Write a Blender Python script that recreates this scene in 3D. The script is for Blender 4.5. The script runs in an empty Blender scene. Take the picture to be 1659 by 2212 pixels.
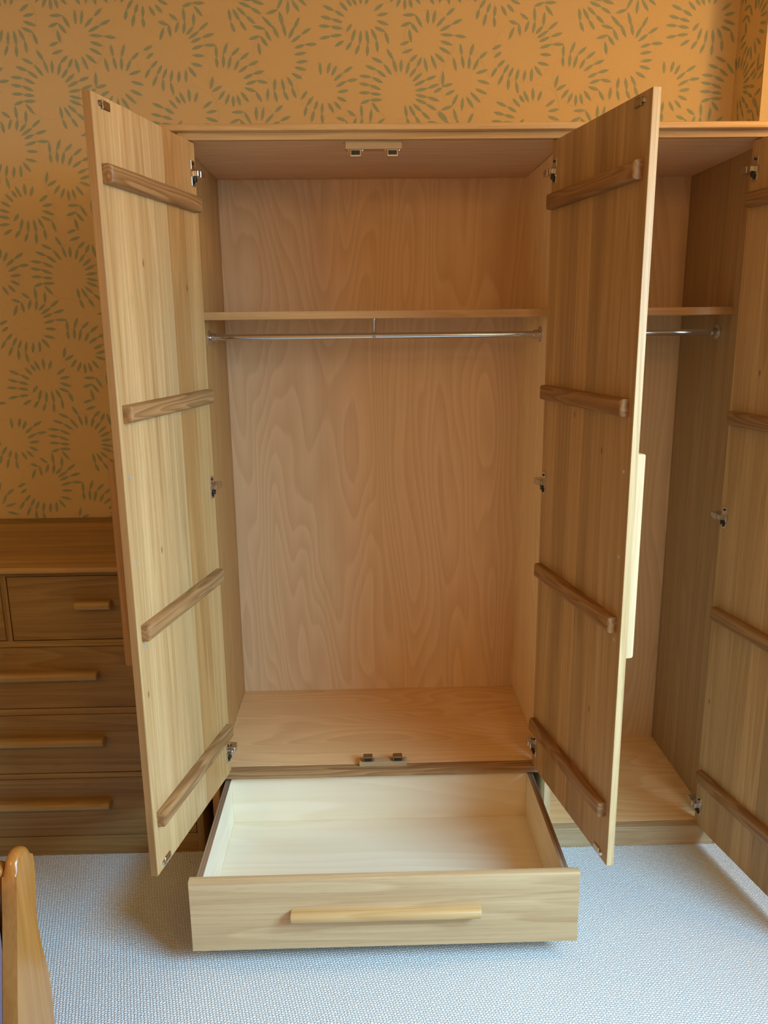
import bpy, bmesh, math, random
from mathutils import Vector, Matrix

# ------------------------------------------------------------------ camera, world, lights, exposure
S = bpy.context.scene
COL = S.collection

def link(o):
    COL.objects.link(o)
    return o

cam_data = bpy.data.cameras.new('camera')
cam = link(bpy.data.objects.new('camera', cam_data))
CAM = dict(x=-0.01696, y=-2.2145, z=1.61979, pitch=0.2292, yaw=0.02207, roll=-0.011107, f=1726.05)
cam_data.sensor_fit = 'VERTICAL'
cam_data.sensor_height = 32.0
cam_data.lens = CAM['f'] / 2212.0 * 32.0
cam_data.clip_start = 0.05
_cy, _sy = math.cos(CAM['yaw']), math.sin(CAM['yaw'])
_cp, _sp = math.cos(CAM['pitch']), math.sin(CAM['pitch'])
_f = Vector((_sy * _cp, _cy * _cp, -_sp)); _r = Vector((_cy, -_sy, 0)); _u = _r.cross(_f)
_cr, _sr = math.cos(CAM['roll']), math.sin(CAM['roll'])
_r2 = _cr * _r + _sr * _u; _u2 = -_sr * _r + _cr * _u
M = Matrix((_r2, _u2, -_f)).transposed().to_4x4()
M.translation = Vector((CAM['x'], CAM['y'], CAM['z']))
cam.matrix_world = M
S.camera = cam

world = bpy.data.worlds.new('world'); S.world = world
world.use_nodes = True
bg = world.node_tree.nodes['Background']
bg.inputs['Color'].default_value = (0.55, 0.75, 1.0, 1)
bg.inputs['Strength'].default_value = 0.3

def area(name, loc, target, sx, sy, watts, color):
    d = bpy.data.lights.new(name, 'AREA')
    d.shape = 'RECTANGLE'; d.size = sx; d.size_y = sy; d.energy = watts; d.color = color
    o = link(bpy.data.objects.new(name, d))
    o.location = loc
    o.rotation_euler = (Vector(target) - Vector(loc)).to_track_quat('-Z', 'Y').to_euler()
    return o

# cool daylight falling in by the window in the right wall, two warm lamps of the room and an added fill lamp
area('window_daylight', (1.75, -1.85, 1.75), (-0.90, -0.50, -0.20), 1.2, 1.0, 45, (0.34, 0.68, 1.0)).data.spread = math.radians(95)
area('window_glow', (1.76, -1.90, 1.90), (0.0, -1.90, 1.90), 1.3, 1.2, 21, (0.75, 0.95, 1.0))

def lamp(name, loc, watts, color):
    d = bpy.data.lights.new(name, 'POINT')
    d.energy = watts; d.color = color; d.shadow_soft_size = 0.15
    link(bpy.data.objects.new(name, d)).location = loc
lamp('wall_light', (1.74, -0.75, 2.42), 38, (1.0, 0.69, 0.29))
lamp('ceiling_light', (0.80, -2.60, 2.40), 22, (1.0, 0.62, 0.26))
lamp('left_fill_light', (-1.30, -2.20, 1.95), 21, (1.0, 0.62, 0.24))  # added warm fill that brightens the chest, carpet and wall at left

S.view_settings.view_transform = 'Standard'
S.view_settings.look = 'None'
S.view_settings.exposure = -0.2
S.view_settings.gamma = 1.0
S.view_settings.use_curve_mapping = False

# ------------------------------------------------------------------ materials
class NT:
    def __init__(self, name):
        self.m = bpy.data.materials.new(name)
        self.m.use_nodes = True
        self.t = self.m.node_tree
        self.b = self.t.nodes['Principled BSDF']
    def n(self, kind, **kw):
        nd = self.t.nodes.new(kind)
        for k, v in kw.items():
            if k.startswith('i_'):
                key = k[2:].replace('_', ' ')
                nd.inputs[key].default_value = v
            else:
                setattr(nd, k, v)
        return nd
    def l(self, a, b):
        self.t.links.new(a, b)
    def math(self, op, a, b=None, clamp=False):
        nd = self.t.nodes.new('ShaderNodeMath'); nd.operation = op; nd.use_clamp = clamp
        for i, v in ((0, a), (1, b)):
            if v is None: continue
            if isinstance(v, (int, float)): nd.inputs[i].default_value = v
            else: self.l(v, nd.inputs[i])
        return nd.outputs[0]
    def vmath(self, op, a, b):
        nd = self.t.nodes.new('ShaderNodeVectorMath'); nd.operation = op
        for i, v in ((0, a), (1, b)):
            if isinstance(v, tuple): nd.inputs[i].default_value = v
            else: self.l(v, nd.inputs[i])
        return nd.outputs[0]
    def mix(self, fac, a, b, mode='MIX'):
        nd = self.t.nodes.new('ShaderNodeMix'); nd.data_type = 'RGBA'; nd.blend_type = mode
        for i, v in ((0, fac), (6, a), (7, b)):
            if isinstance(v, (int, float, tuple)): nd.inputs[i].default_value = v
            else: self.l(v, nd.inputs[i])
        return nd.outputs[2]
    def noise(self, vec, scale, detail=2.0, rough=0.5, dist=0.0):
        nd = self.n('ShaderNodeTexNoise')
        nd.inputs['Scale'].default_value = scale; nd.inputs['Detail'].default_value = detail
        nd.inputs['Roughness'].default_value = rough; nd.inputs['Distortion'].default_value = dist
        self.l(vec, nd.inputs['Vector'])
        return nd.outputs['Fac']
    def remap(self, v, a, b, c=0.0, d=1.0):
        nd = self.n('ShaderNodeMapRange'); nd.clamp = True
        self.l(v, nd.inputs['Value'])
        for k, x in (('From Min', a), ('From Max', b), ('To Min', c), ('To Max', d)):
            nd.inputs[k].default_value = x
        return nd.outputs['Result']
    def bump(self, h, strength, dist):
        nd = self.n('ShaderNodeBump'); nd.inputs['Strength'].default_value = strength
        nd.inputs['Distance'].default_value = dist
        self.l(h, nd.inputs['Height']); self.l(nd.outputs['Normal'], self.b.inputs['Normal'])

def wood(name, axis, light, dark, rings=9.0, ring_scale=9.0, stretch=0.05, ring_amt=0.5, fibre=0.35,
         pores=0.25, knots=0.0, rough=0.42, spec=0.35, tint=True):
    """grain runs along the given local axis; the object's colour tints it, its random value shifts the figure"""
    w = NT(name)
    tc = w.n('ShaderNodeTexCoord'); oi = w.n('ShaderNodeObjectInfo')
    rnd = w.n('ShaderNodeCombineXYZ')
    for i, k in enumerate((31.7, 17.3, 23.9)):
        w.l(w.math('MULTIPLY', oi.outputs['Random'], k), rnd.inputs[i])
    sc = [1.0, 1.0, 1.0]; sc['XYZ'.index(axis)] = stretch
    base = w.vmath('MULTIPLY', tc.outputs['Object'], tuple(sc))
    p = w.vmath('ADD', base, rnd.outputs[0])
    broad = w.noise(p, ring_scale, 2.0, 0.45, 0.25)
    # growth-ring lines are the contours of the broad figure
    fr = w.math('FRACT', w.math('MULTIPLY', broad, rings))
    ring = w.math('MULTIPLY', w.remap(fr, 0.0, 0.78), w.remap(fr, 0.86, 1.0, 1.0, 0.0))
    sc2 = [1.0, 1.0, 1.0]; sc2['XYZ'.index(axis)] = 0.012
    p2 = w.vmath('ADD', w.vmath('MULTIPLY', tc.outputs['Object'], tuple(sc2)), rnd.outputs[0])
    fib = w.noise(p2, 210.0, 3.0, 0.6)
    band = w.noise(p2, 26.0, 2.0, 0.5)
    fac = w.math('ADD', w.math('MULTIPLY', ring, ring_amt), w.math('MULTIPLY', w.remap(fib, 0.3, 0.72), fibre))
    fac = w.math('ADD', fac, w.math('MULTIPLY', w.remap(band, 0.3, 0.7), 0.30))
    fac = w.math('MULTIPLY', fac, 1.0 / max(0.6, ring_amt + fibre + 0.22), True)
    col = w.mix(fac, (*light, 1), (*dark, 1))
    if pores:
        sc3 = [1.0, 1.0, 1.0]; sc3['XYZ'.index(axis)] = 0.035
        p3 = w.vmath('ADD', w.vmath('MULTIPLY', tc.outputs['Object'], tuple(sc3)), rnd.outputs[0])
        po = w.remap(w.noise(p3, 420.0, 1.0, 0.5), 0.60, 0.72)
        col = w.mix(w.math('MULTIPLY', po, pores), col, tuple(c * 0.55 for c in dark) + (1,))
    if knots:
        sx = w.n('ShaderNodeSeparateXYZ'); w.l(w.vmath('ADD', tc.outputs['Object'], rnd.outputs[0]), sx.inputs[0])
        cx = w.n('ShaderNodeCombineXYZ'); w.l(sx.outputs[0], cx.inputs[0]); w.l(w.math('MULTIPLY', sx.outputs[2], 0.45), cx.inputs[1])
        vo = w.n('ShaderNodeTexVoronoi', voronoi_dimensions='2D'); vo.inputs['Scale'].default_value = 7.0
        w.l(cx.outputs[0], vo.inputs['Vector'])
        sep = w.n('ShaderNodeSeparateColor'); w.l(vo.outputs['Color'], sep.inputs[0])
        k = w.math('MULTIPLY', w.remap(vo.outputs['Distance'], 0.010, 0.038, 1.0, 0.0), w.remap(sep.outputs[0], 1.0 - knots, 1.0 - knots + 0.02))
        col = w.mix(w.math('MULTIPLY', k, 0.8), col, (0.16, 0.065, 0.022, 1))
    if tint:
        col = w.mix(1.0, col, oi.outputs['Color'], 'MULTIPLY')
    w.l(col, w.b.inputs['Base Color'])
    w.b.inputs['Roughness'].default_value = rough
    w.b.inputs['Specular IOR Level'].default_value = spec
    w.bump(fac, 0.10, 0.0006)
    return w.m

OAK_L, OAK_D = (0.62, 0.45, 0.25), (0.42, 0.265, 0.125)
def oakset(prefix, L, D, **kw):
    return {a: wood('%s_%s' % (prefix, a.lower()), a, L, D, **kw) for a in 'XYZ'}
oak = oakset('oak', OAK_L, OAK_D, rings=16, ring_scale=7, stretch=0.05, ring_amt=0.30, fibre=0.35, pores=0.22)
oak_board = wood('oak_board', 'Z', (0.64, 0.45, 0.23), (0.38, 0.225, 0.09), rings=14, ring_scale=8, stretch=0.035, ring_amt=0.24, fibre=0.36, pores=0.20, knots=0.22)
batten_oak = oakset('batten_oak', (0.42, 0.245, 0.105), (0.20, 0.095, 0.034), rings=14, ring_scale=13, stretch=0.09, ring_amt=0.7, fibre=0.3, pores=0.3)
dark_oak = oakset('aged_oak', (0.40, 0.25, 0.085), (0.235, 0.125, 0.035), rings=16, ring_scale=6, stretch=0.06, ring_amt=0.38, fibre=0.35, pores=0.25)
handle_oak = oakset('handle_oak', (0.58, 0.37, 0.15), (0.42, 0.235, 0.08), rings=10, ring_scale=14, stretch=0.06, ring_amt=0.4, fibre=0.3, pores=0.12, rough=0.35)
ply = oakset('birch_ply', (0.83, 0.605, 0.36), (0.68, 0.46, 0.25), rings=34, ring_scale=3.4, stretch=0.16, ring_amt=0.50, fibre=0.22, pores=0.05, rough=0.5)
pale_ply = oakset('pale_ply', (0.90, 0.765, 0.565), (0.82, 0.665, 0.45), rings=22, ring_scale=2.6, stretch=0.20, ring_amt=0.40, fibre=0.18, pores=0.0, rough=0.5)
ply_edge = wood('ply_edge', 'Y', (0.42, 0.27, 0.16), (0.17, 0.095, 0.05), rings=3, ring_scale=170, stretch=0.003, ring_amt=0.9, fibre=0.1, pores=0.0, tint=False)
bed_wood = oakset('bed_wood', (0.52, 0.235, 0.055), (0.34, 0.125, 0.022), rings=9, ring_scale=7, stretch=0.06, ring_amt=0.28, fibre=0.3, pores=0.0, rough=0.2, spec=0.5)

def plain(name, col, rough=0.5, metal=0.0, spec=0.5, noise=0.0):
    w = NT(name)
    if noise:
        tc = w.n('ShaderNodeTexCoord')
        f = w.noise(tc.outputs['Object'], 140.0, 2.0)
        w.l(w.mix(w.math('MULTIPLY', f, noise), (*col, 1), tuple(c * 0.6 for c in col) + (1,)), w.b.inputs['Base Color'])
    else:
        w.b.inputs['Base Color'].default_value = (*col, 1)
    w.b.inputs['Roughness'].default_value = rough
    w.b.inputs['Metallic'].default_value = metal
    w.b.inputs['Specular IOR Level'].default_value = spec
    return w.m
chrome = plain('chrome', (0.62, 0.62, 0.64), 0.12, 1.0)
nickel = plain('nickel', (0.70, 0.66, 0.60), 0.22, 1.0)
steel = plain('zinc_steel', (0.55, 0.56, 0.57), 0.45, 0.5)
bronze = plain('bronzed_steel', (0.36, 0.29, 0.20), 0.3, 1.0)
black = plain('black_plastic', (0.012, 0.012, 0.014), 0.4)
fabric = plain('mauve_cotton', (0.20, 0.145, 0.185), 0.9, 0.0, 0.1, 0.5)
cream_paint = plain('cream_paint', (0.72, 0.54, 0.32), 0.7, 0.0, 0.2, 0.1)
white_paint = plain('white_paint', (0.78, 0.76, 0.72), 0.6, 0.0, 0.3, 0.1)

def wallpaper():
    w = NT('wallpaper')
    tc = w.n('ShaderNodeTexCoord')
    f = w.noise(tc.outputs['Object'], 420.0, 2.0, 0.6)
    g = w.noise(tc.outputs['Object'], 3.0, 2.0, 0.5)
    c = w.mix(f, (0.76, 0.57, 0.30, 1), (0.68, 0.48, 0.235, 1))
    c = w.mix(w.math('MULTIPLY', g, 0.25), c, (0.74, 0.56, 0.29, 1))
    w.l(c, w.b.inputs['Base Color'])
    w.b.inputs['Roughness'].default_value = 0.75; w.b.inputs['Specular IOR Level'].default_value = 0.15
    w.bump(f, 0.15, 0.0005)
    return w.m
paper = wallpaper()
def print_mat(name, a, b):
    w = NT(name)
    tc = w.n('ShaderNodeTexCoord')
    f = w.noise(tc.outputs['Object'], 160.0, 3.0, 0.6)
    w.l(w.mix(f, (*a, 1), (*b, 1)), w.b.inputs['Base Color'])
    w.b.inputs['Roughness'].default_value = 0.8; w.b.inputs['Specular IOR Level'].default_value = 0.1
    return w.m
leaf_ink = print_mat('leaf_print', (0.40, 0.43, 0.29), (0.34, 0.37, 0.24))
line_ink = print_mat('line_print', (0.63, 0.49, 0.26), (0.63, 0.49, 0.26))

def carpet_mat():
    w = NT('loop_carpet')
    tc = w.n('ShaderNodeTexCoord')
    mp = w.n('ShaderNodeMapping'); mp.inputs['Rotation'].default_value = (0, 0, 0.16)
    w.l(tc.outputs['Object'], mp.inputs['Vector'])
    wob = w.n('ShaderNodeTexNoise'); wob.inputs['Scale'].default_value = 120.0; wob.inputs['Detail'].default_value = 2.0
    w.l(mp.outputs[0], wob.inputs['Vector'])
    v = w.vmath('ADD', mp.outputs[0], w.vmath('MULTIPLY', w.vmath('SUBTRACT', wob.outputs['Color'], (0.5, 0.5, 0.5)), (0.0075, 0.0075, 0.0)))
    sep = w.n('ShaderNodeSeparateXYZ'); w.l(v, sep.inputs[0])
    row = w.math('MULTIPLY', sep.outputs[1], 1.0 / 0.0064)
    ri = w.math('FLOOR', row)
    rf = w.math('SUBTRACT', w.math('FRACT', row), 0.5)
    xx = w.math('ADD', w.math('MULTIPLY', sep.outputs[0], 1.0 / 0.0084), w.math('MULTIPLY', ri, 0.37))
    xf = w.math('SUBTRACT', w.math('FRACT', xx), 0.5)
    d = w.math('SQRT', w.math('ADD', w.math('MULTIPLY', rf, rf), w.math('MULTIPLY', xf, xf)))
    h = w.remap(d, 0.12, 0.62, 1.0, 0.0)
    fz = w.noise(tc.outputs['Object'], 700.0, 2.0, 0.6)
    big = w.noise(tc.outputs['Object'], 5.0, 3.0, 0.6)
    col = w.mix(h, (0.55, 0.56, 0.55, 1), (0.90, 0.94, 0.95, 1))
    col = w.mix(w.math('MULTIPLY', fz, 0.25), col, (0.72, 0.73, 0.72, 1))
    col = w.mix(w.math('MULTIPLY', big, 0.18), col, (0.76, 0.77, 0.76, 1))
    w.l(col, w.b.inputs['Base Color'])
    w.b.inputs['Roughness'].default_value = 0.95; w.b.inputs['Specular IOR Level'].default_value = 0.05
    w.bump(w.math('ADD', h, w.math('MULTIPLY', fz, 0.3)), 0.7, 0.0038)
    return w.m
carpet = carpet_mat()

# ------------------------------------------------------------------ mesh helpers
BASE = {}
def add_box(bm, x0, x1, y0, y1, z0, z1, bevel=0.0, seg=1, pick=None):
    r = bmesh.ops.create_cube(bm, size=1.0)
    vs = r['verts']
    for v in vs:
        v.co = Vector(((x0 + x1) / 2 + v.co.x * (x1 - x0), (y0 + y1) / 2 + v.co.y * (y1 - y0), (z0 + z1) / 2 + v.co.z * (z1 - z0)))
    if bevel:
        es = {e for v in vs for e in v.link_edges}
        if pick: es = [e for e in es if pick(e)]
        bmesh.ops.bevel(bm, geom=list(es), offset=bevel, segments=seg, affect='EDGES', profile=0.5)

def add_cyl(bm, a, b, r, seg=20, r2=None):
    a, b = Vector(a), Vector(b)
    mat = Matrix.Translation((a + b) / 2) @ (b - a).to_track_quat('Z', 'Y').to_matrix().to_4x4()
    bmesh.ops.create_cone(bm, cap_ends=True, segments=seg, radius1=r, radius2=r if r2 is None else r2, depth=(b - a).length, matrix=mat)

def obj(name, bm, mat, parent=None, tint=1.0, smooth=False, keep=False, loc=None):
    """one mesh object; its origin goes to the middle of its mesh unless keep"""
    bmesh.ops.recalc_face_normals(bm, faces=bm.faces)
    me = bpy.data.meshes.new(name)
    c = Vector((0, 0, 0))
    if not keep:
        lo_ = Vector([min(v.co[i] for v in bm.verts) for i in range(3)]); hi_ = Vector([max(v.co[i] for v in bm.verts) for i in range(3)])
        c = (lo_ + hi_) / 2
        for v in bm.verts: v.co -= c
    bm.to_mesh(me); bm.free()
    for m in (mat if isinstance(mat, (list, tuple)) else [mat]): me.materials.append(m)
    if smooth:
        for p in me.polygons: p.use_smooth = True
        me.set_sharp_from_angle(angle=math.radians(40))
    o = link(bpy.data.objects.new(name, me))
    o.location = c
    if parent is not None:
        o.parent = parent
        if parent.name in BASE: o.location = c - BASE[parent.name]
    t = tint if isinstance(tint, tuple) else (tint, tint, tint)
    o.color = (*t, 1)
    return o

def box(name, mat, parent, x0, x1, y0, y1, z0, z1, bevel=0.0008, seg=1, tint=1.0, pick=None):
    bm = bmesh.new(); add_box(bm, x0, x1, y0, y1, z0, z1, bevel, seg, pick)
    return obj(name, bm, mat, parent, tint, smooth=seg > 1)

def thing(name, label, cat, loc, group=None):
    o = link(bpy.data.objects.new(name, None))
    o.location = loc; o.empty_display_size = 0.1
    BASE[o.name] = Vector(loc)       # children given in room coordinates are shifted by this
    o['label'] = label; o['category'] = cat
    if group: o['group'] = group
    return o

def part_empty(name, parent, loc, rotz=0.0):
    o = link(bpy.data.objects.new(name, None)); o.empty_display_size = 0.05
    o.parent = parent; o.location = Vector(loc) - BASE[parent.name]; o.rotation_euler = (0, 0, rotz)
    return o

def struct(o):
    o['kind'] = 'structure'
    return o

# ------------------------------------------------------------------ the room
WALL_Y, RX, BX, BY = 0.63, 1.80, 1.21, 0.43      # back wall, right wall, breast corner
LX, FY, CZ = -2.45, -3.40, 2.72

LEAVES = [-476,2497,-476,2464,-477,2464,-475,2435,-439,2506,-453,2473,-453,2471,-455,2435,-402,2492,-427,2470,-430,2468,-440,2431,-372,2478,-401,2457,-405,2456,-420,2428,-342,2453,-374,2441,-377,2440,-406,2421,-326,2424,-360,2416,-362,2415,-392,2402,-316,2389,-349,2396,-352,2395,-386,2385,-389,2375,-355,2364,-353,2362,-337,2334,-402,2362,-380,2334,-415,2353,-407,2323,-429,2350,-429,2319,-441,2356,-455,2326,-455,2366,-476,2340,-464,2381,-495,2364,-491,2407,-499,2373,-355,2555,-318,2546,-317,2543,-300,2512,-369,2517,-334,2526,-332,2525,-311,2497,-341,2506,-335,2471,-319,2586,-292,2559,-292,2556,-275,2521,-269,2595,-259,2562,-259,2561,-252,2526,-208,2582,-223,2554,-224,2551,-242,2519,-172,2548,-201,2531,-204,2528,-233,2508,-154,2502,-190,2501,-193,2500,-224,2491,-188,2477,-225,2472,-185,2453,-221,2449,-225,2435,-190,2427,-235,2417,-204,2401,-251,2406,-234,2377,-238,2375,-225,2344,-269,2399,-262,2366,-264,2364,-251,2338,-291,2400,-294,2367,-294,2364,-287,2333,-315,2372,-318,2337,-189,2364,-208,2340,-170,2348,-191,2320,-192,2318,-199,2290,-156,2335,-166,2308,-168,2305,-177,2271,-140,2328,-142,2297,-143,2295,-140,2268,-145,2448,-143,2413,-113,2448,-120,2417,-92,2438,-107,2410,-40,2436,-70,2418,-73,2416,-99,2395,-25,2398,-59,2394,-61,2393,-94,2377,-55,2366,-89,2361,-91,2346,-62,2333,-101,2332,-80,2310,-120,2328,-104,2301,-130,2613,-97,2599,-93,2598,-64,2582,-137,2582,-104,2574,-103,2574,-70,2565,-145,2555,-110,2553,-106,2552,-71,2547,-143,2518,-110,2524,-108,2525,-73,2528,-67,2511,-95,2495,-40,2560,-57,2538,-29,2544,-40,2510,-41,2508,-59,2485,-11,2539,-15,2502,-16,2500,-29,2472,7,2541,12,2502,10,2500,9,2467,23,2545,39,2514,39,2512,42,2479,34,2551,66,2538,67,2536,78,2503,41,2569,77,2557,75,2590,42,2584,61,2618,33,2598,-76,2622,-53,2598,-55,2633,-40,2612,25,2462,57,2447,62,2443,86,2412,3,2439,36,2427,38,2426,68,2405,-17,2409,20,2405,24,2404,57,2388,-19,2386,15,2381,17,2381,50,2368,-19,2359,16,2358,18,2356,51,2353,-14,2327,15,2337,17,2337,54,2337,22,2328,45,2300,73,2486,91,2458,92,2456,103,2420,118,2455,117,2420,169,2470,145,2449,144,2448,134,2414,183,2461,169,2434,166,2431,145,2405,185,2416,156,2392,231,2407,198,2396,196,2395,162,2379,239,2383,204,2371,201,2370,164,2364,164,2352,201,2344,203,2345,241,2333,164,2339,200,2325,201,2323,232,2306,157,2324,183,2302,185,2300,211,2278,144,2319,163,2287,164,2286,182,2259,130,2319,135,2285,135,2282,146,2254,125,2585,162,2586,165,2585,185,2551,118,2553,149,2564,150,2562,172,2535,144,2543,151,2508,144,2509,115,2499,155,2486,121,2475,193,2460,202,2421,215,2467,231,2429,229,2473,258,2448,242,2491,277,2473,246,2510,283,2498,245,2529,286,2526,291,2526,327,2521,243,2539,278,2556,281,2558,313,2572,232,2552,259,2579,265,2584,289,2605,204,2600,204,2561,228,2598,221,2561,309,2501,314,2468,314,2466,321,2430,352,2501,341,2467,340,2463,338,2428,396,2478,371,2458,369,2457,353,2425,287,2461,296,2423,398,2425,361,2414,366,2394,404,2384,361,2369,397,2353,344,2358,376,2329,332,2344,353,2313,319,2342,316,2305,302,2352,284,2319,292,2365,261,2350,285,2384,251,2376,254,2420,252,2378,250,2372,224,2358,284,2317,249,2306,289,2308,301,2269,353,2295,336,2263,236,2298,268,2266,501,2589,526,2571,529,2566,518,2536,466,2568,494,2558,497,2558,502,2525,481,2548,467,2515,441,2498,413,2485,442,2477,420,2461,454,2454,431,2433,429,2431,411,2404,467,2441,451,2414,450,2411,434,2380,482,2431,468,2402,468,2399,467,2366,500,2426,492,2393,492,2390,499,2355,522,2423,517,2391,543,2427,542,2391,553,2435,575,2407,562,2446,597,2438,569,2470,604,2468,567,2488,604,2499,607,2499,644,2499,565,2507,597,2520,603,2522,638,2532,559,2518,592,2539,593,2542,622,2564,553,2530,575,2552,576,2555,579,2591,543,2533,549,2565,548,2567,546,2605,519,2361,535,2329,548,2370,550,2334,576,2361,566,2332]
# rings of the print: centre x, centre z, radius of the faint circle (mm)
RINGS = [(107, 2368, 88), (208, 2516, 82), (322, 2395, 80), (515, 2482, 94), (558, 2301, 80), (-139, 2370, 78), (-427, 2398, 80), (-268, 2477, 88)]
T1, T2 = (0.5598, -0.2838), (0.0, -0.5665)       # half-drop repeat of the paper

def on_wall(x, z, off):
    if x <= BX: return Vector((x, WALL_Y - off, z))
    return Vector((BX - off, WALL_Y - (x - BX), z))

def leaf_faces(bm, ax, az, bx, bz, mi):
    dx, dz = bx - ax, bz - az
    L = math.hypot(dx, dz)
    if L < 1e-4: return
    ax -= dx * 0.06; az -= dz * 0.06; dx *= 1.12; dz *= 1.12; L *= 1.12      # the pointed tips
    ux, uz = dx / L, dz / L; nx, nz = -uz, ux
    hw = 0.0050
    prof = [(0.0, 0.0), (0.12, 0.42), (0.30, 0.88), (0.5, 1.0), (0.70, 0.88), (0.88, 0.42), (1.0, 0.0)]
    ring = [(t, s) for t, s in prof] + [(t, -s) for t, s in reversed(prof[1:-1])]
    lift = 0.0006 + 0.0005 * ((ax * 7919.0 + az * 104729.0) % 1.0)             # overlapping leaves never share a plane
    if (ax - BX) * (bx - BX) < 0: return
    vs = [bm.verts.new(on_wall(ax + ux * t * L + nx * s * hw, az + uz * t * L + nz * s * hw, lift)) for t, s in ring]
    f = bm.faces.new(vs); f.material_index = mi

def back_wall():
    bm = bmesh.new()
    v = [bm.verts.new(p) for p in ((LX, WALL_Y, 0), (BX, WALL_Y, 0), (BX, WALL_Y, CZ), (LX, WALL_Y, CZ))]
    bm.faces.new(v)
    b = [bm.verts.new(p) for p in ((BX, BY, 0), (BX, BY, CZ))]
    bm.faces.new((v[1], b[0], b[1], v[2]))
    seen = set()
    for i in range(-4, 4):
        for j in range(-6, 6):
            ox, oz = i * T1[0] + j * T2[0], i * T1[1] + j * T2[1]
            for k in range(0, len(LEAVES), 4):
                ax, az, bx, bz = [q / 1000.0 for q in LEAVES[k:k + 4]]
                ax += ox; bx += ox; az += oz; bz += oz
                mx, mz = (ax + bx) / 2, (az + bz) / 2
                if not (-1.75 < mx < BX + BX * 0 + 0.2 and 0.85 < mz < 2.68): continue
                key = None
                for dx in (-1, 0, 1):
                    for dz in (-1, 0, 1):
                        if (round(mx / 0.005) + dx, round(mz / 0.005) + dz) in seen: key = 1
                if key: continue
                seen.add((round(mx / 0.005), round(mz / 0.005)))
                leaf_faces(bm, ax, az, bx, bz, 1)
            for (cx, cz, r) in RINGS:
                cx, cz, r = cx / 1000 + ox, cz / 1000 + oz, r / 1000
                if not (-1.7 < cx < 1.1 and 0.95 < cz < 2.62): continue
                n = 48
                for a in range(n):
                    if (a + int(cx * 7)) % 16 in (0, 1, 2): continue
                    t0, t1 = 2 * math.pi * a / n, 2 * math.pi * (a + 1) / n
                    q = []
                    for t, rr in ((t0, r), (t1, r), (t1, r + 0.0011), (t0, r + 0.0011)):
                        rr *= 1 + 0.03 * math.sin(3 * t + cx * 9)
                        q.append(bm.verts.new(on_wall(min(cx + rr * math.cos(t), BX), cz + rr * math.sin(t), 0.0004)))
                    bm.faces.new(q).material_index = 2
    me = bpy.data.meshes.new('wall_back')
    bm.to_mesh(me); bm.free()
    for m in (paper, leaf_ink, line_ink): me.materials.append(m)
    return struct(link(bpy.data.objects.new('wall_back', me)))
back_wall()

def slab(name, mat, *a):
    bm = bmesh.new(); add_box(bm, *a)
    return struct(obj(name, bm, mat))
slab('floor', carpet, LX, RX, FY, WALL_Y, -0.05, 0.0)
slab('ceiling', cream_paint, LX, RX, FY, WALL_Y, CZ, CZ + 0.05)
slab('wall_breast', paper, BX + 0.002, RX, BY, WALL_Y - 0.002, 0, CZ)
slab('wall_left', paper, LX - 0.05, LX, FY, WALL_Y, 0, CZ)

def wall_with_opening(name, along, pos, thick, lo_, hi_, o0, o1, z0, z1):
    bm = bmesh.new()
    for (a, b, c, d) in ((lo_, o0, 0, CZ), (o1, hi_, 0, CZ), (o0, o1, 0, z0), (o0, o1, z1, CZ)):
        if along == 'y': add_box(bm, pos, pos + thick, a, b, c, d)
        else: add_box(bm, a, b, pos - thick, pos, c, d)
    return struct(obj(name, bm, paper))
wall_with_opening('wall_right', 'y', RX, 0.12, FY, WALL_Y, -3.00, -1.00, 0.95, 2.55)
wall_with_opening('wall_front', 'x', FY, 0.12, LX, RX, 0.05, 1.45, 0.78, 2.22)
def window(name, along, pos, o0, o1, z0, z1):
    bm = bmesh.new(); t = 0.05
    for (a, b, c, d) in ((o0, o0 + t, z0, z1), (o1 - t, o1, z0, z1), (o0 + t, o1 - t, z0, z0 + t), (o0 + t, o1 - t, z1 - t, z1), ((o0 + o1) / 2 - .02, (o0 + o1) / 2 + .02, z0 + t, z1 - t)):
        if along == 'y': add_box(bm, pos + 0.03, pos + 0.09, a, b, c, d)
        else: add_box(bm, a, b, pos - 0.09, pos - 0.03, c, d)
    return struct(obj(name, bm, white_paint))
window('window_1', 'y', RX, -3.00, -1.00, 0.95, 2.55)
window('window_2', 'x', FY, 0.05, 1.45, 0.78, 2.22)

# ------------------------------------------------------------------ the wardrobe
XL, XD, XR, D = -0.4851, 0.5212, 1.0675, 0.565
ZC, ZF, ZF2, ZS, ZTOP = 2.0859, 0.2897, 0.0663, 1.6626, 2.1195
W = thing('wardrobe', 'tall light oak wardrobe with three open doors and one drawer pulled out', 'wardrobe', (0.29, 0.29, 0.0))
box('side_panel', oak['Z'], W, XL - 0.022, XL, 0.0, D + 0.006, 0.0, 2.102, tint=(0.92, 0.70, 0.42))
box('side_panel', oak['Z'], W, XR, XR + 0.022, 0.0, D + 0.006, 0.0, 2.102, tint=(0.80, 0.72, 0.64))
dv = box('divider', ply['Z'], W, XD, XD + 0.020, 0.012, D, ZF2, ZC, tint=(1.15, 1.2, 1.2))
box('edge_strip', oak['Z'], dv, XD, XD + 0.020, 0.0, 0.012, 0.0665, ZC, tint=1.25).location -= Vector((XD + 0.010, (0.012 + D) / 2, (ZF2 + ZC) / 2))
box('back_panel', ply['Z'], W, XL, XD + 0.010, D, D + 0.006, 0.05, ZC, tint=(1.0, 0.94, 0.90))
box('back_panel', ply['Z'], W, XD + 0.010, XR, D, D + 0.006, 0.05, ZC, tint=(0.95, 0.90, 0.86))
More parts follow.
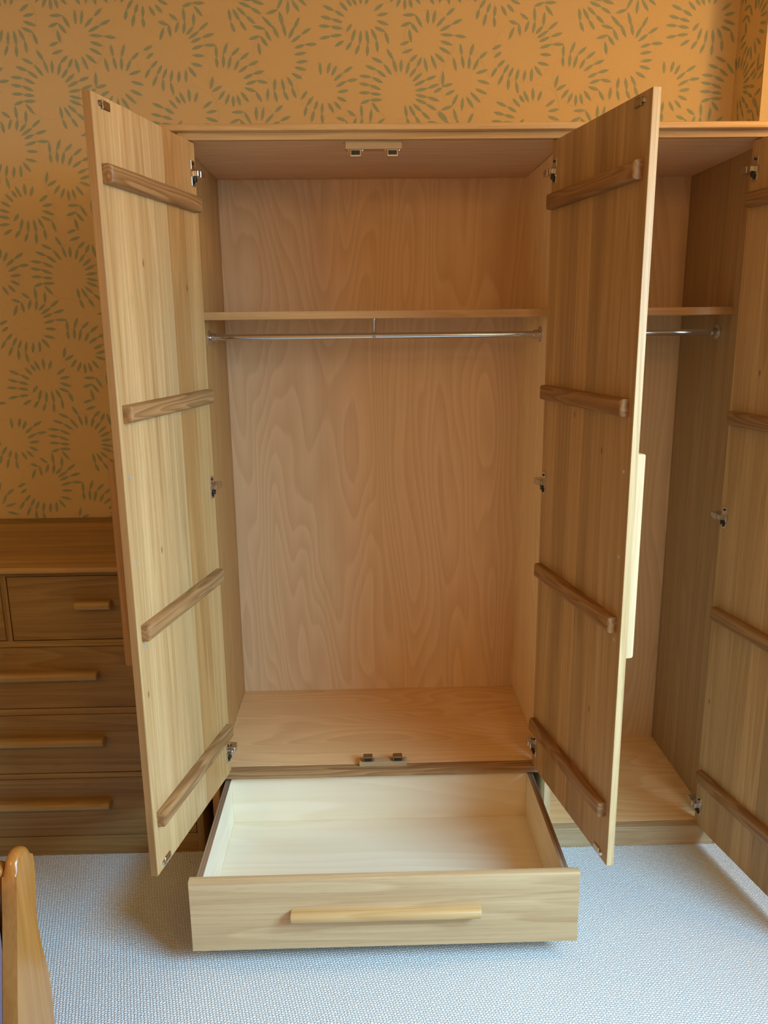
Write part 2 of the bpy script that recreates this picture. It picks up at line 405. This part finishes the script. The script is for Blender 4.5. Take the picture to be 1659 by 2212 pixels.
box('top_board', oak['X'], W, XL - 0.047, XR + 0.047, -0.022, D + 0.010, 2.1035, ZTOP, bevel=0.003, seg=2, tint=(1.16, 1.04, 0.84))
box('top_rail', oak['X'], W, XL, XR, 0.0, 0.018, ZC, 2.1035, tint=(1.04, 0.92, 0.74))
box('ceiling_panel', ply['X'], W, XL, XD, 0.018, D, ZC, 2.101, tint=(0.98, 0.90, 0.86))
box('ceiling_panel', ply['X'], W, XD + 0.020, XR, 0.018, D, ZC, 2.101, tint=(0.98, 0.90, 0.86))
box('bottom_panel', ply['X'], W, XL, XD, 0.036, D, ZF - 0.018, ZF, tint=(1.05, 0.90, 0.72))
box('bottom_panel', ply['X'], W, XD + 0.020, XR, 0.034, D, ZF2 - 0.018, ZF2, tint=(1.12, 1.0, 0.80))
box('front_rail', batten_oak['X'], W, XL, XD, 0.0, 0.036, ZF - 0.0225, ZF, bevel=0.0015, tint=1.18)
box('plinth', oak['X'], W, XD + 0.020, XR, 0.0, 0.034, 0.0, ZF2, bevel=0.0015, tint=0.92)
box('plinth', oak['X'], W, XL, XD, 0.0, 0.034, 0.0, 0.057, bevel=0.0015, tint=0.92)

def shelf(x0, x1):
    s = box('shelf', ply['X'], W, x0, x1, 0.180, D, ZS - 0.021, ZS)
    e = box('edge_strip', oak['X'], s, x0, x1, 0.172, 0.180, ZS - 0.022, ZS, tint=(1.04, 0.86, 0.66))
    e.location -= Vector(((x0 + x1) / 2, (0.180 + D) / 2, ZS - 0.0105))
shelf(XL, XD); shelf(XD + 0.020, XR)

def rail(x0, x1, post):
    bm = bmesh.new(); z, y = 1.5895, 0.27
    add_cyl(bm, (x0, y, z), (x1, y, z), 0.0093, 28)
    r = obj('hanging_rail', bm, chrome, W, smooth=True)
    c = Vector(((x0 + x1) / 2, y, z))
    for x, d in ((x0, 1), (x1, -1)):
        bm = bmesh.new()
        add_cyl(bm, (x + d * 0.0, y, z), (x + d * 0.0035, y, z), 0.0235, 32)
        add_cyl(bm, (x + d * 0.0035, y, z), (x + d * 0.007, y, z), 0.0205, 32, 0.0150)
        add_cyl(bm, (x + d * 0.006, y, z), (x + d * 0.021, y, z), 0.0135, 28)
        obj('rail_flange', bm, chrome, r, smooth=True).location -= c
    if post is not None:
        bm = bmesh.new()
        add_cyl(bm, (post, y, ZS - 0.0255), (post, y, ZS - 0.0215), 0.0085, 20)
        add_cyl(bm, (post, y, z + 0.009), (post, y, ZS - 0.0255), 0.0026, 14, 0.0045)
        add_cyl(bm, (post - 0.004, y, z), (post + 0.004, y, z), 0.0112, 24)
        bmesh.ops.create_uvsphere(bm, u_segments=12, v_segments=8, radius=0.0048, matrix=Matrix.Translation((post, y - 0.010, z - 0.003)))
        obj('rail_support', bm, chrome, r, smooth=True).location -= c
rail(XL, XD, 0.0138); rail(XD + 0.020, XR, None)

def catch_block(z0, z1, up, xs):
    bx = xs[0], xs[1]
    b = box('catch_block', oak['X'], W, bx[0], bx[1], 0.018, 0.048, z0, z1, bevel=0.001, tint=0.92)
    c = Vector(((bx[0] + bx[1]) / 2, 0.033, (z0 + z1) / 2))
    for xm in xs[2:]:
        a0, a1 = (z1, z1 + 0.0155) if up else (z0 - 0.0175, z0)
        bm = bmesh.new()
        add_box(bm, xm - 0.0145, xm + 0.0145, 0.0185, 0.044, a0, a1, 0.0015)
        add_box(bm, xm - 0.021, xm + 0.021, 0.024, 0.036, a0 if up else a1 - 0.0015, a0 + 0.0015 if up else a1)
        for s in (-1, 1): add_cyl(bm, (xm + s * 0.0178, 0.030, a0 if up else a1 - 0.003), (xm + s * 0.0178, 0.030, a0 + 0.003 if up else a1), 0.0022, 10)
        obj('magnetic_catch', bm, nickel if not up else bronze, b).location -= c
        bm = bmesh.new(); add_box(bm, xm - 0.0115, xm + 0.0115, 0.0168, 0.022, a0 + 0.0035, a1 - 0.003, 0.0006)
        obj('magnet', bm, black, b).location -= c
catch_block(2.0665, ZC, False, (-0.058, 0.089, -0.031, 0.065))
catch_block(ZF, ZF + 0.0145, True, (-0.053, 0.095, -0.026, 0.066))

# doors: local x runs from the hinge edge to the free edge, the inner face is local y = 0
DT = 0.018
def bar(bm, x0, x1, y0, y1, z0, z1, r, front):
    """a bar fixed by the face away from `front`; the long and end edges of its front are rounded"""
    yf = y1 if front > 0 else y0
    yb = y0 if front > 0 else y1
    add_box(bm, x0, x1, y0, y1, z0, z1, r, 4, pick=lambda e: not all(abs(v.co.y - yb) < 1e-6 for v in e.verts) and all(abs(v.co.y - yf) < 1e-6 for v in e.verts))

def rod_handle(bm, x0, x1, yb, depth, zc, h, r_end=0.004):
    """drawer pull along x: flat back at yb, round front towards -y"""
    prof = [(yb, -h * 0.40)]
    n = 10
    for i in range(n + 1):
        t = -math.pi / 2 + math.pi * i / n
        c_, s_ = math.cos(t), math.sin(t)
        prof.append((yb - depth * 0.45 - depth * 0.55 * abs(c_) ** 0.7, h / 2 * (1 if s_ > 0 else -1) * abs(s_) ** 0.8))
    prof.append((yb, h * 0.40))
    a = [bm.verts.new((x0, y, zc + z)) for y, z in prof]; b = [bm.verts.new((x1, y, zc + z)) for y, z in prof]
    f0 = bm.faces.new(a); f1 = bm.faces.new(b)
    for i in range(len(prof)):
        j = (i + 1) % len(prof)
        bm.faces.new((a[i], a[j], b[j], b[i]))
    es = [e for f in (f0, f1) for e in f.edges if not all(abs(v.co.y - yb) < 1e-6 for v in e.verts)]
    bmesh.ops.bevel(bm, geom=es, offset=r_end, segments=3, affect='EDGES', profile=0.5)

def make_door(sg, loc, rot, zb, zt, width, bounds, tints, battens, hinges, catches, screws, handle, wood_tint, edge_tint):
    dr = part_empty('door', W, loc, rot)
    y0, y1 = (-DT, 0.0) if sg > 0 else (0.0, DT)
    for (a, b), t in zip(zip(bounds[:-1], bounds[1:]), tints):
        box('board', oak_board, dr, a, b - (0.003 if b == bounds[-1] else 0), y0, y1, zb, zt, bevel=0.0005, tint=tuple((t if isinstance(t, tuple) else (t, t, t))[i] * wood_tint[i] for i in range(3)))
    box('edge_strip', oak_board, dr, width - 0.003, width, y0, y1, zb, zt, bevel=0.0004, tint=edge_tint)  # tint holds wood tone plus painted-in brightness of light on each free edge
    nb = 0.0235
    for z in battens:
        bm = bmesh.new()
        yy = (0.0, nb) if sg > 0 else (-nb, 0.0)
        bar(bm, 0.016, 0.4745 * width / 0.4956, yy[0], yy[1], z - 0.0195, z + 0.0195, 0.0095, sg)
        obj('batten', bm, batten_oak['X'], dr, tint=wood_tint, smooth=True)
    for z in hinges:
        bm = bmesh.new()
        P = lambda a: (min(a), max(a))
        Y = lambda a, b: P((sg * a, sg * b))
        add_box(bm, 0.009, 0.0315, *Y(0.0, 0.0030), z - 0.0315, z + 0.0315, 0.0008)         # wing plate on the door
        add_cyl(bm, (0.019, sg * 0.0, z), (0.019, sg * 0.0045, z), 0.0155, 24)              # cup rim
        obj('hinge_plate', bm, nickel, dr)
        bm = bmesh.new()
        add_box(bm, 0.004, 0.020, *Y(0.004, 0.0155), z - 0.0075, z + 0.0075, 0.0015)        # knuckle
        add_box(bm, -0.016, 0.0045, *Y(0.0005, 0.0165), z - 0.0085, z + 0.0085, 0.0015)     # arm
        add_box(bm, -0.033, -0.014, *Y(-0.026, 0.0110), z - 0.0080, z + 0.0080, 0.0020)     # arm over the mounting plate
        obj('hinge_arm', bm, chrome, dr)
        bm = bmesh.new(); add_box(bm, 0.010, 0.0235, *Y(0.0030, 0.0085), z - 0.020, z - 0.0080, 0.001)
        obj('hinge_spring', bm, black, dr)
        for dz in (-0.0235, 0.0235):
            bm = bmesh.new(); add_cyl(bm, (0.0200, sg * 0.003, z + dz), (0.0200, sg * 0.0055, z + dz), 0.0032, 10)
            obj('hinge_screw', bm, black, dr)
    for z in catches:
        bm = bmesh.new(); P = lambda a, b: (min(sg * a, sg * b), max(sg * a, sg * b))
        f = width - 0.4956
        add_box(bm, 0.424 + f, 0.456 + f, *P(0.0, 0.0035), z - 0.0085, z + 0.0085, 0.002)
        add_cyl(bm, (0.463 + f, 0, z), (0.463 + f, sg * 0.006, z), 0.0062, 16, 0.004)
        add_box(bm, 0.4545 + f, 0.4585 + f, *P(0.0, 0.0055), z - 0.010, z + 0.0075, 0.001)
        obj('strike_plate', bm, bronze if z > 1 else nickel, dr)
    for z in screws:
        bm = bmesh.new()
        add_cyl(bm, (width - 0.0285, -sg * 0.001, z), (width - 0.0285, sg * 0.0012, z), 0.0043, 14)
        add_cyl(bm, (width - 0.0285, sg * 0.0010, z), (width - 0.0285, sg * 0.0016, z), 0.0018, 6)
        obj('screw', bm, steel, dr)
    if handle:
        bm = bmesh.new()
        yy = (-DT - 0.031, -DT) if sg > 0 else (DT, DT + 0.031)
        bar(bm, width - 0.040, width - 0.0165, yy[0], yy[1], handle[0], handle[1], 0.010, -sg)
        obj('handle', bm, oak['Z'], dr, tint=edge_tint, smooth=True)
    return dr

A_L, A_R, A_3 = 1.7862, 1.7529, math.radians(100.9)
b4 = (1.9305, 1.436, 0.924, 0.433)
make_door(1, (-0.4478, 0.0196, 0), -A_L, 0.2856, 2.0826, 0.4956,
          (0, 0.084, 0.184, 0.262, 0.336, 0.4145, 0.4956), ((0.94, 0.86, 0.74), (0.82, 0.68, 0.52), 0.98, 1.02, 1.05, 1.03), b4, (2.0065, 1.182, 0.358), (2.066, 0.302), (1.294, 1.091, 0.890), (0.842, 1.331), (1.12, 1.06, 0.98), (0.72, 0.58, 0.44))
make_door(-1, (0.4837, 0.0190, 0), math.pi + A_R, 0.2856, 2.0826, 0.4956,
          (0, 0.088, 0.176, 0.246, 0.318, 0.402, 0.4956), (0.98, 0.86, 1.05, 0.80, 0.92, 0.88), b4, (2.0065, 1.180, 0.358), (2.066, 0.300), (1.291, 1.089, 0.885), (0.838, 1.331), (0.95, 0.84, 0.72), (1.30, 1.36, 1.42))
make_door(-1, (1.0155, 0.0300, 0), math.pi + A_3, 0.0590, 2.0826, 0.5100,
          (0, 0.095, 0.185, 0.270, 0.350, 0.430, 0.5100), (1.0, 0.93, 1.05, 0.84, 1.0, 0.9), (1.934, 1.356, 0.775, 0.236), (2.011, 1.0675, 0.130), (2.066, 0.075), (1.29, 1.09, 0.885), (0.838, 1.331), (0.98, 0.92, 0.84), (1.0, 1.0, 1.0))

# the drawer
DR = part_empty('drawer', W, (0.0146, -0.45, 0.0607))
dx0, dx1, dy, dz0, dz1 = -0.4810, 0.5102, -0.4607, 0.0607, 0.2635
BASE[DR.name] = Vector((0.0146, -0.45, 0.0607))
bm = bmesh.new()
add_box(bm, dx0, dx1, dy, dy + 0.0205, dz0, dz1, 0.0055, 3, pick=lambda e: all(abs(v.co.y - dy) < 1e-6 for v in e.verts) and all(abs(v.co.z - dz0) > 1e-6 for v in e.verts))
obj('drawer_front', bm, oak['X'], DR, tint=(1.08, 1.08, 1.06), smooth=True)
bx0, bx1, by0, by1 = -0.468, 0.489, dy + 0.0205, 0.046
for x0, x1 in ((bx0, bx0 + 0.0165), (bx1 - 0.0165, bx1)):
    s = box('drawer_side', pale_ply['Y'], DR, x0, x1, by0, by1, 0.072, 0.2490, tint=1.0)
    e = box('ply_edge', ply_edge, s, x0, x1, by0, by1, 0.2490, 0.2500, bevel=0.0)
    e.location -= Vector(((x0 + x1) / 2, (by0 + by1) / 2, (0.072 + 0.2490) / 2))
box('drawer_back', pale_ply['X'], DR, bx0 + 0.0165, bx1 - 0.0165, 0.030, 0.0455, 0.098, 0.2495, tint=1.0)
box('drawer_bottom', pale_ply['X'], DR, bx0 + 0.0165, bx1 - 0.0165, by0, 0.0455, 0.090, 0.098, tint=1.0)
bm = bmesh.new()
rod_handle(bm, -0.2270, 0.2570, dy, 0.030, 0.1665, 0.0265)
obj('handle', bm, handle_oak['X'], DR, tint=(1.1, 1.15, 1.25), smooth=True)

# ------------------------------------------------------------------ the chest of drawers
CX0, CX1, CY, CZT = -1.609, -0.545, 0.025, 0.9555
K = thing('chest_of_drawers', 'brown oak chest of drawers with long wooden pulls standing beside the wardrobe', 'chest of drawers', ((CX0 + CX1) / 2, 0.32, 0.0))
bm = bmesh.new()
add_box(bm, CX1 - 0.022, CX1, CY, 0.600, 0.0, 0.938, 0.006, 2, pick=lambda e: all(abs(v.co.y - CY) < 1e-6 and abs(v.co.x - CX1) < 1e-6 for v in e.verts))
obj('side_panel', bm, dark_oak['Z'], K, smooth=True)
box('side_panel', dark_oak['Z'], K, CX0, CX0 + 0.022, CY, 0.600, 0.0, 0.938)
ix0, ix1 = CX0 + 0.022, CX1 - 0.022
box('back_panel', dark_oak['X'], K, ix0, ix1, 0.592, 0.600, 0.0, 0.938)
box('top_rail', dark_oak['X'], K, ix0, ix1, CY, CY + 0.03, 0.9225, 0.938, tint=1.0)
TOP = part_empty('top', K, ((CX0 + CX1) / 2, 0.31, 0.9465)); BASE[TOP.name] = Vector(((CX0 + CX1) / 2, 0.31, 0.9465))
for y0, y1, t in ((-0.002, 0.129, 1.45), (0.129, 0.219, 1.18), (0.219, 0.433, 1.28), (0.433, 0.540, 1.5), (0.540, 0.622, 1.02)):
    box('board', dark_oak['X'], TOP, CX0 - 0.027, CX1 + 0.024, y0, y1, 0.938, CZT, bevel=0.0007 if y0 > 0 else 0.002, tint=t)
for z0, z1 in ((0.7035, 0.7225), (0.4840, 0.5035), (0.2690, 0.2855)):
    box('rail', dark_oak['X'], K, ix0, ix1, CY, CY + 0.03, z0, z1, tint=1.08)
box('plinth', dark_oak['X'], K, ix0, ix1, CY, CY + 0.03, 0.0, 0.0655, tint=1.0)
xm = (CX0 + CX1) / 2
box('divider', dark_oak['Z'], K, xm - 0.0085, xm + 0.0085, CY, CY + 0.03, 0.7225, 0.9225, tint=1.0)
def chest_drawer(x0, x1, z0, z1, hz, hw, hx):
    g = 0.0024
    f = box('drawer', dark_oak['X'], K, x0 + g, x1 - g, CY + 0.001, CY + 0.022, z0 + g, z1 - g, bevel=0.0012, tint=random.uniform(0.92, 1.02))
    c = Vector(((x0 + x1) / 2, CY + 0.0115, (z0 + z1) / 2))
    bm = bmesh.new()
    rod_handle(bm, hx - hw, hx + hw, CY + 0.001, 0.031, hz, 0.026)
    obj('handle', bm, handle_oak['X'], f, tint=(0.84, 0.88, 0.84), smooth=True).location -= c
random.seed(4)
chest_drawer(xm + 0.0085, ix1, 0.7225, 0.9225, 0.836, 0.052, -0.8185)
chest_drawer(ix0, xm - 0.0085, 0.7225, 0.9225, 0.836, 0.052, 2 * xm + 0.8185)
for z0, z1, hz in ((0.5035, 0.7035, 0.615), (0.2855, 0.4840, 0.399), (0.0655, 0.2690, 0.184)):
    chest_drawer(ix0, ix1, z0, z1, hz, 0.2525, xm)

# ------------------------------------------------------------------ the bed
B = thing('bed', 'polished red-brown wooden bed end with rounded top beside mauve bedding', 'bed', (-1.45, -1.7, 0.0))
def post(x0, x1):
    key = [(-0.945, 0.0), (-0.932, 0.16), (-0.903, 0.298), (-0.870, 0.428), (-0.850, 0.505), (-0.838, 0.560), (-0.822, 0.598), (-0.793, 0.610), (-0.766, 0.594),
           (-0.755, 0.556), (-0.761, 0.500), (-0.7725, 0.430), (-0.7675, 0.365), (-0.755, 0.300), (-0.749, 0.240), (-0.752, 0.170), (-0.764, 0.08), (-0.775, 0.0)]
    prof = []
    for i in range(len(key) - 1):                                   # a smooth curve through the key points
        p0, p1, p2, p3 = (key[max(0, i - 1)], key[i], key[i + 1], key[min(len(key) - 1, i + 2)])
        for t in (0.0, 1 / 3, 2 / 3):
            prof.append(tuple(0.5 * (2 * p1[c] + (p2[c] - p0[c]) * t + (2 * p0[c] - 5 * p1[c] + 4 * p2[c] - p3[c]) * t * t + (3 * p1[c] - p0[c] - 3 * p2[c] + p3[c]) * t ** 3) for c in (0, 1)))
    prof.append(key[-1])
    bm = bmesh.new()
    a = [bm.verts.new((x0, y, z)) for y, z in prof]; b = [bm.verts.new((x1, y, z)) for y, z in prof]
    f0 = bm.faces.new(a); f1 = bm.faces.new(b)
    for i in range(len(prof)):
        j = (i + 1) % len(prof)
        bm.faces.new((a[i], a[j], b[j], b[i]))
    es = [e for f in (f0, f1) for e in f.edges if max(v.co.z for v in e.verts) > 0.01]
    bmesh.ops.bevel(bm, geom=es, offset=0.0125, segments=5, affect='EDGES', profile=0.5)
    obj('bed_post', bm, bed_wood['Z'], B, smooth=True)
post(-0.744, -0.715); post(-2.150, -2.121)
bm = bmesh.new(); add_box(bm, -2.121, -0.744, -0.835, -0.795, 0.16, 0.590, 0.012, 3)
obj('footboard', bm, bed_wood['X'], B, tint=0.8, smooth=True)
box('side_rail', bed_wood['Y'], B, -0.790, -0.763, -2.95, -0.835, 0.20, 0.36, bevel=0.004, seg=2)
box('side_rail', bed_wood['Y'], B, -2.102, -2.075, -2.95, -0.835, 0.20, 0.36, bevel=0.004, seg=2)
bm = bmesh.new(); add_box(bm, -2.115, -0.7450, -2.95, -0.856, 0.24, 0.575, 0.012, 3)
obj('mattress', bm, fabric, B, tint=1.0, smooth=True)
bm = bmesh.new(); add_box(bm, -2.150, -0.715, -3.00, -2.95, 0.0, 0.95, 0.015, 3)
obj('headboard', bm, bed_wood['X'], B, smooth=True)
